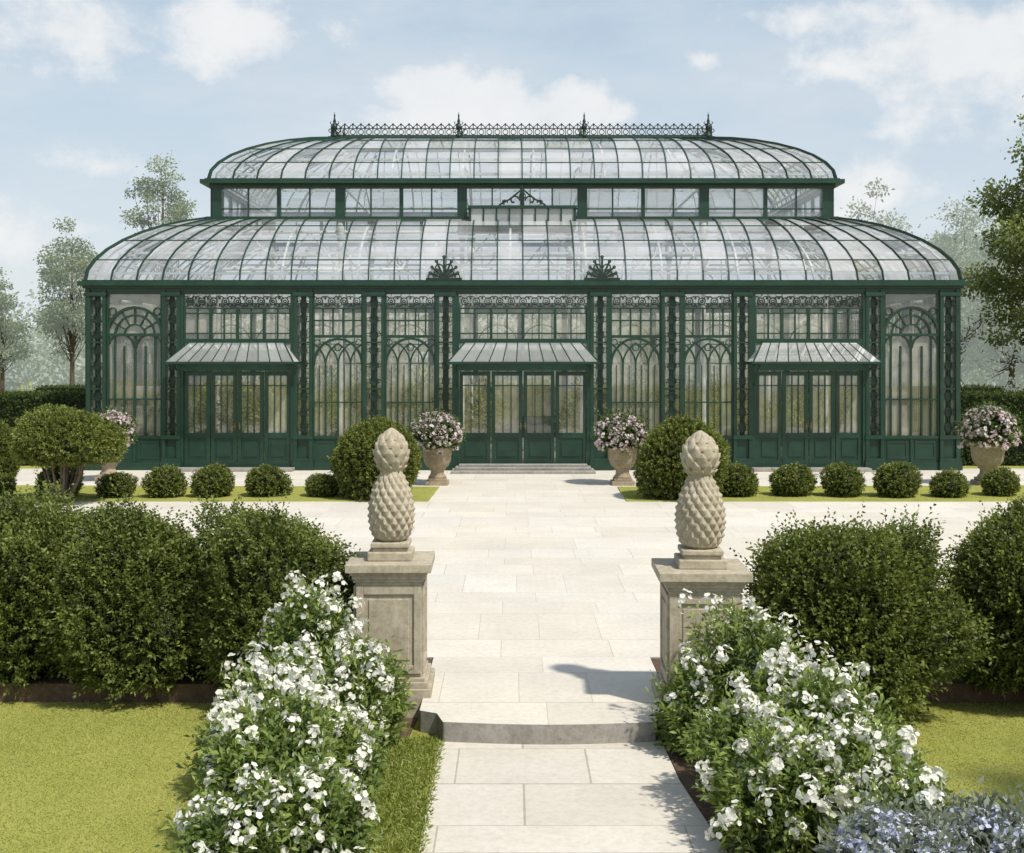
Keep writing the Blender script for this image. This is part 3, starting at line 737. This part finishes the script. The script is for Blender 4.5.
group('multi_stem_clipped_shrub',[B.obj('stems',[M_bark],True),place(V.mesh('crown',[M_leaf]),'crown',(0,0,0))],((62-512)/52.-.275,23.1,1.17))
place(topi,'round_boxwood_topiary',((-14-512)/48-.275,25.0,0),1,(.8,.8,1.0))
def hedge(name,x0,x1,y0,y1,h,seed,dens=260):
    rng=np.random.default_rng(seed); V=Veg(); W,Dp=x1-x0,y1-y0
    for (n,fn) in [(int(W*h*dens),lambda n:(np.stack([rng.uniform(x0,x1,n),np.full(n,y0),rng.uniform(0,h,n)],1),(0,-1,.3))),
                   (int(W*Dp*dens),lambda n:(np.stack([rng.uniform(x0,x1,n),rng.uniform(y0,y1,n),np.full(n,h)],1),(0,0,1))),
                   (int(Dp*h*dens),lambda n:(np.stack([np.full(n,x0),rng.uniform(y0,y1,n),rng.uniform(0,h,n)],1),(-1,0,.3))),
                   (int(Dp*h*dens),lambda n:(np.stack([np.full(n,x1),rng.uniform(y0,y1,n),rng.uniform(0,h,n)],1),(1,0,.3)))]:
        p,d=fn(n); ax=nrm(np.array(d)+rng.normal(size=p.shape)*.35); p=p-ax*rng.uniform(0,.12,(n,1))
        sprigs(V,rng,p,ax,6,.06,.035,.08,(.015,.032,.01),(.11,.15,.04),rng.uniform(.2,1,n))
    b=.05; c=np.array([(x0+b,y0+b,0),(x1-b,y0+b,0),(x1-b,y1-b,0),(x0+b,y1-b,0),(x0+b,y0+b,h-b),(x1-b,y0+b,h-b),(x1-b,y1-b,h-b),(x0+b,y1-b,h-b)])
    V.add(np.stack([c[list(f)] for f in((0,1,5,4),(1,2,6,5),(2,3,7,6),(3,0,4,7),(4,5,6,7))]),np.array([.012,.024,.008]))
    place(V.mesh(name,[M_leaf]),name,(0,0,0))
hedge('clipped_hedge',-19,-11.3,31.5,33,1.83,61); hedge('clipped_hedge',11.3,19,31.5,33,1.83,62)
hedge('clipped_hedge',-19,19,47,48.2,1.7,63,90)

# ---------------------------------------------------------------- urns
def urn(loc,seed,s=1):
    b=MB(); b.box(ID,-.25,.25,-.25,.25,0,.09,jit=0); b.box(ID,-.20,.20,-.20,.20,.09,.15,jit=0)
    o1=b.obj('foot',[M_urn],False,.01)
    c=MB(); 
    pr=[(.19,.15),(.20,.18),(.16,.22),(.145,.27),(.15,.31),(.19,.34),(.18,.36),(.24,.42),(.28,.50),(.30,.58),(.305,.64),(.32,.66),(.315,.70),(.32,.74),(.35,.79),(.37,.82),(.36,.85),(.33,.85),(.30,.78),(.05,.77)]
    c.revolve(pr,(0,0,0),72,disp=lambda th,z,t:(.012*abs(math.sin(9*th)) if .36<z<.62 else 0))
    o2=c.obj('bowl',[M_urn],True)
    V=flower_bush(seed,(.50,.50,.42),330,7,.062,800,.05,((.60,.44,.46),(.84,.78,.77)),zc=.55,k=7,L=.07,W=.035,lump=.25,spike=.08,mincz=-.6,cs=.8)
    o3=place(V.mesh('flowers',[M_leaf,M_petal]),'flowers',(0,0,.82))
    e=group('stone_urn_with_flowers',[o1,o2,o3],loc); e.scale=(s,s,s)
urn(((437-512)/45.5-.275,26.5,0),71,1); urn(((623-512)/45.5-.275,26.5,0),72,1)
urn(((983-512)/45-.275,26.4,.0),73,1.12); urn(((107-512)/44-.275,27.4,0),74,1)

# ---------------------------------------------------------------- foreground flowers
Wt=((.82,.81,.72),(.89,.88,.83))
LC=((.045,.085,.02),(.31,.39,.11))
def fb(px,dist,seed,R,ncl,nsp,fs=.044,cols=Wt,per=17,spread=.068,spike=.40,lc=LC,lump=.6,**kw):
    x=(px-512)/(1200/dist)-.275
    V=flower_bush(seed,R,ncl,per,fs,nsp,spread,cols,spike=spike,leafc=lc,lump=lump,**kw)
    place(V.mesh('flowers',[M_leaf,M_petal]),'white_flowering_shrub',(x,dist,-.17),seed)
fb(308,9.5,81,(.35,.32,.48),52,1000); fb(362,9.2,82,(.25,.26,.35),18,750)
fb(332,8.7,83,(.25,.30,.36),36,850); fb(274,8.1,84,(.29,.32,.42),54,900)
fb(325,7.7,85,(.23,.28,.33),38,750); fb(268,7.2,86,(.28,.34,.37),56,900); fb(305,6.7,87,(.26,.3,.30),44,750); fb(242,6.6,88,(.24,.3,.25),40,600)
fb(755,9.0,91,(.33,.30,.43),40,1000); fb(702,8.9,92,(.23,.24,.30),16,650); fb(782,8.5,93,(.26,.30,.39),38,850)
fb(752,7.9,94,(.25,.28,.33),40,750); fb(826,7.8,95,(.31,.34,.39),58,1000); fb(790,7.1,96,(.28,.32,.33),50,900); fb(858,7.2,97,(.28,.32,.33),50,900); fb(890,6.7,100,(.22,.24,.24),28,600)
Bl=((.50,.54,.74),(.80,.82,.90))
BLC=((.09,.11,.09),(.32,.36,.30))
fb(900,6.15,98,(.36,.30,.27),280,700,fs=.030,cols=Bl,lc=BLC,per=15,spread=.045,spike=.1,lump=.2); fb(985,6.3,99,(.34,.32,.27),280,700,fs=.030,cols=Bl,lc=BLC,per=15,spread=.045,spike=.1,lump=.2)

# ---------------------------------------------------------------- trees
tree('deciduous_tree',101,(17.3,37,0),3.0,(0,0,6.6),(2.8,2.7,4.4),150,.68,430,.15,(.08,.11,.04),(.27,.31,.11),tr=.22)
# small standard tree on the lawn, east of the path
tree('ornamental_standard_tree',108,(5.7,6.2,-.17),2.9,(0,0,4.0),(.9,.7,.6),34,.3,240,.06,(.05,.08,.03),(.2,.26,.08),tr=.06)
hz=((.12,.16,.10),(.27,.31,.19)); hz2=((.15,.18,.14),(.28,.32,.24))  # far-tree leaf colours paled to paint in haze
def px(p,y,d): return ((p-512)/(1200/d)-.275)
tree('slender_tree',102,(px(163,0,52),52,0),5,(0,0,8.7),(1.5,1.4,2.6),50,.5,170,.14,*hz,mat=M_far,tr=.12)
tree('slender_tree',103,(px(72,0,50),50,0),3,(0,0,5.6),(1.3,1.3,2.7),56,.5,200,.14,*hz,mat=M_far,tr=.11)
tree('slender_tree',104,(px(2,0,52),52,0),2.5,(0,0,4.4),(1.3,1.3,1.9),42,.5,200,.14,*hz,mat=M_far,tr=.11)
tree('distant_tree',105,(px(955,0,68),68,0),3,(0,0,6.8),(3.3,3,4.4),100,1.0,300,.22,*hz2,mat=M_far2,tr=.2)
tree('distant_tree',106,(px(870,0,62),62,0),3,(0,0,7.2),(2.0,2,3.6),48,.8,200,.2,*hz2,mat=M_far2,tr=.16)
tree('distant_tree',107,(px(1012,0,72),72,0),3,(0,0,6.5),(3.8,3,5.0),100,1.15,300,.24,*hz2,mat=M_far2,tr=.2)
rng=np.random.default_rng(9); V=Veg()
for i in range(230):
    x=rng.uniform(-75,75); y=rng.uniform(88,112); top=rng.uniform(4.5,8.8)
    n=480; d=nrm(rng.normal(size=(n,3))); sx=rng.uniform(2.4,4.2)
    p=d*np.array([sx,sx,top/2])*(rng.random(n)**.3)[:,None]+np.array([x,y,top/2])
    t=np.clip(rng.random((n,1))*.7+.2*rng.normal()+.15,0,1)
    V.leaves(p,nrm(d+rng.normal(size=(n,3))*.6),.45,.32,np.array([.19,.22,.19])*(1-t)+np.array([.28,.32,.26])*t,rng)  # aerial haze is mixed into these pale leaf colours
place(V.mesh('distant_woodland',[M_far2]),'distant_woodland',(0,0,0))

# ---------------------------------------------------------------- light & sky
sd=Vector((.50,-.48,.98)).normalized()
el=math.asin(sd.z); rot=math.atan2(sd.x,sd.y)
L=bpy.data.lights.new('sun','SUN'); L.energy=4.5; L.angle=math.radians(2.2); L.color=(1,.94,.84)
lo=link(bpy.data.objects.new('sun',L)); lo.rotation_euler=sd.to_track_quat('Z','Y').to_euler()
w=bpy.data.worlds.new('World'); scene.world=w; w.use_nodes=True; nt=w.node_tree; nt.nodes.clear()
out=nt.nodes.new('ShaderNodeOutputWorld'); bg=nt.nodes.new('ShaderNodeBackground'); bg.inputs[1].default_value=.12
sk=nt.nodes.new('ShaderNodeTexSky'); sk.sky_type='NISHITA'; sk.sun_disc=False; sk.sun_elevation=el; sk.sun_rotation=rot; sk.air_density=1.0; sk.dust_density=1.5
tc=nt.nodes.new('ShaderNodeTexCoord'); sp=nt.nodes.new('ShaderNodeSeparateXYZ'); nt.links.new(tc.outputs['Generated'],sp.inputs[0])
MT=lambda op,a,b=None,c=None,clamp=False: mathn(nt,op,a,b,c,clamp)
Y=MT('MAXIMUM',MT('ABSOLUTE',sp.outputs[1]),.12); U=MT('DIVIDE',sp.outputs[0],Y); Wz=MT('DIVIDE',sp.outputs[2],Y)
def nz(sc,det,ro,zs=1.6,off=0):
    mp=nt.nodes.new('ShaderNodeMapping'); mp.inputs['Scale'].default_value=(1,1,zs); mp.inputs['Location'].default_value=(off,off,0); nt.links.new(tc.outputs['Generated'],mp.inputs[0])
    n=nt.nodes.new('ShaderNodeTexNoise'); n.inputs['Scale'].default_value=sc; n.inputs['Detail'].default_value=det; n.inputs['Roughness'].default_value=ro
    nt.links.new(mp.outputs[0],n.inputs['Vector']); return n.outputs[0]
n1=nz(15,9,.60,1.4); n2=nz(4.5,8,.62,2.8,3.3)
fld=None
for (cx,cy,rx,ry,wt) in [(495,132,170,60,1.3),(432,88,70,38,1.4),(565,112,90,38,1.2),(500,95,60,30,1.1),(60,28,150,52,.9),(225,30,130,48,.85),(950,50,175,85,1.0),(870,190,80,40,.85),(20,245,80,60,.8),(705,60,36,18,.6),(120,165,80,22,.4),(800,20,90,24,.55)]:
    a=MT('DIVIDE',MT('SUBTRACT',U,(cx-512)/1200),rx/1200); b=MT('DIVIDE',MT('SUBTRACT',Wz,(360-cy)/1200),ry/1200)
    dist=MT('SQRT',MT('ADD',MT('MULTIPLY',a,a),MT('MULTIPLY',b,b)))
    v=MT('MULTIPLY',MT('SUBTRACT',1.0,dist),wt)
    fld=v if fld is None else MT('MAXIMUM',fld,v)
f=MT('ADD',fld,MT('MULTIPLY',MT('SUBTRACT',n1,.5),2.3))
mask=nt.nodes.new('ShaderNodeMapRange'); mask.interpolation_type='SMOOTHSTEP'; nt.links.new(f,mask.inputs[0]); mask.inputs[1].default_value=-.05; mask.inputs[2].default_value=.70
wis=nt.nodes.new('ShaderNodeMapRange'); nt.links.new(n2,wis.inputs[0]); wis.inputs[1].default_value=.40; wis.inputs[2].default_value=.8; wis.inputs[4].default_value=.5
mm=MT('MAXIMUM',MT('MULTIPLY',mask.outputs[0],.86),wis.outputs[0],clamp=True)
hzf=MT('MULTIPLY_ADD',sp.outputs[2],-.8,.98,clamp=True)
grad=ramp(nt,sp.outputs[2],[(.0,(.76,.80,.82)),(.12,(.65,.74,.81)),(.35,(.50,.64,.77))])
sc_=mixc(nt,1,grad.outputs[0],(8.6,8.6,8.6),'MULTIPLY')
base=mixc(nt,hzf,sk.outputs[0],sc_)
cc=mixc(nt,MT('MULTIPLY_ADD',n1,1.6,-.3,clamp=True),(6.9,7.05,7.2),(8.0,7.95,7.85))
c=mixc(nt,mm,base,cc)
nt.links.new(c,bg.inputs[0]); nt.links.new(bg.outputs[0],out.inputs[0])

# ---------------------------------------------------------------- camera
cam=bpy.data.cameras.new('camera'); co=link(bpy.data.objects.new('camera',cam)); co.location=(-.275,0,2.75); co.rotation_euler=(pi/2,0,0)
cam.sensor_width=36; cam.lens=1200/1024*36; cam.shift_y=-66.5/1024; cam.clip_end=2000
scene.camera=co
scene.view_settings.view_transform='Standard'; scene.view_settings.look='None'; scene.view_settings.exposure=0
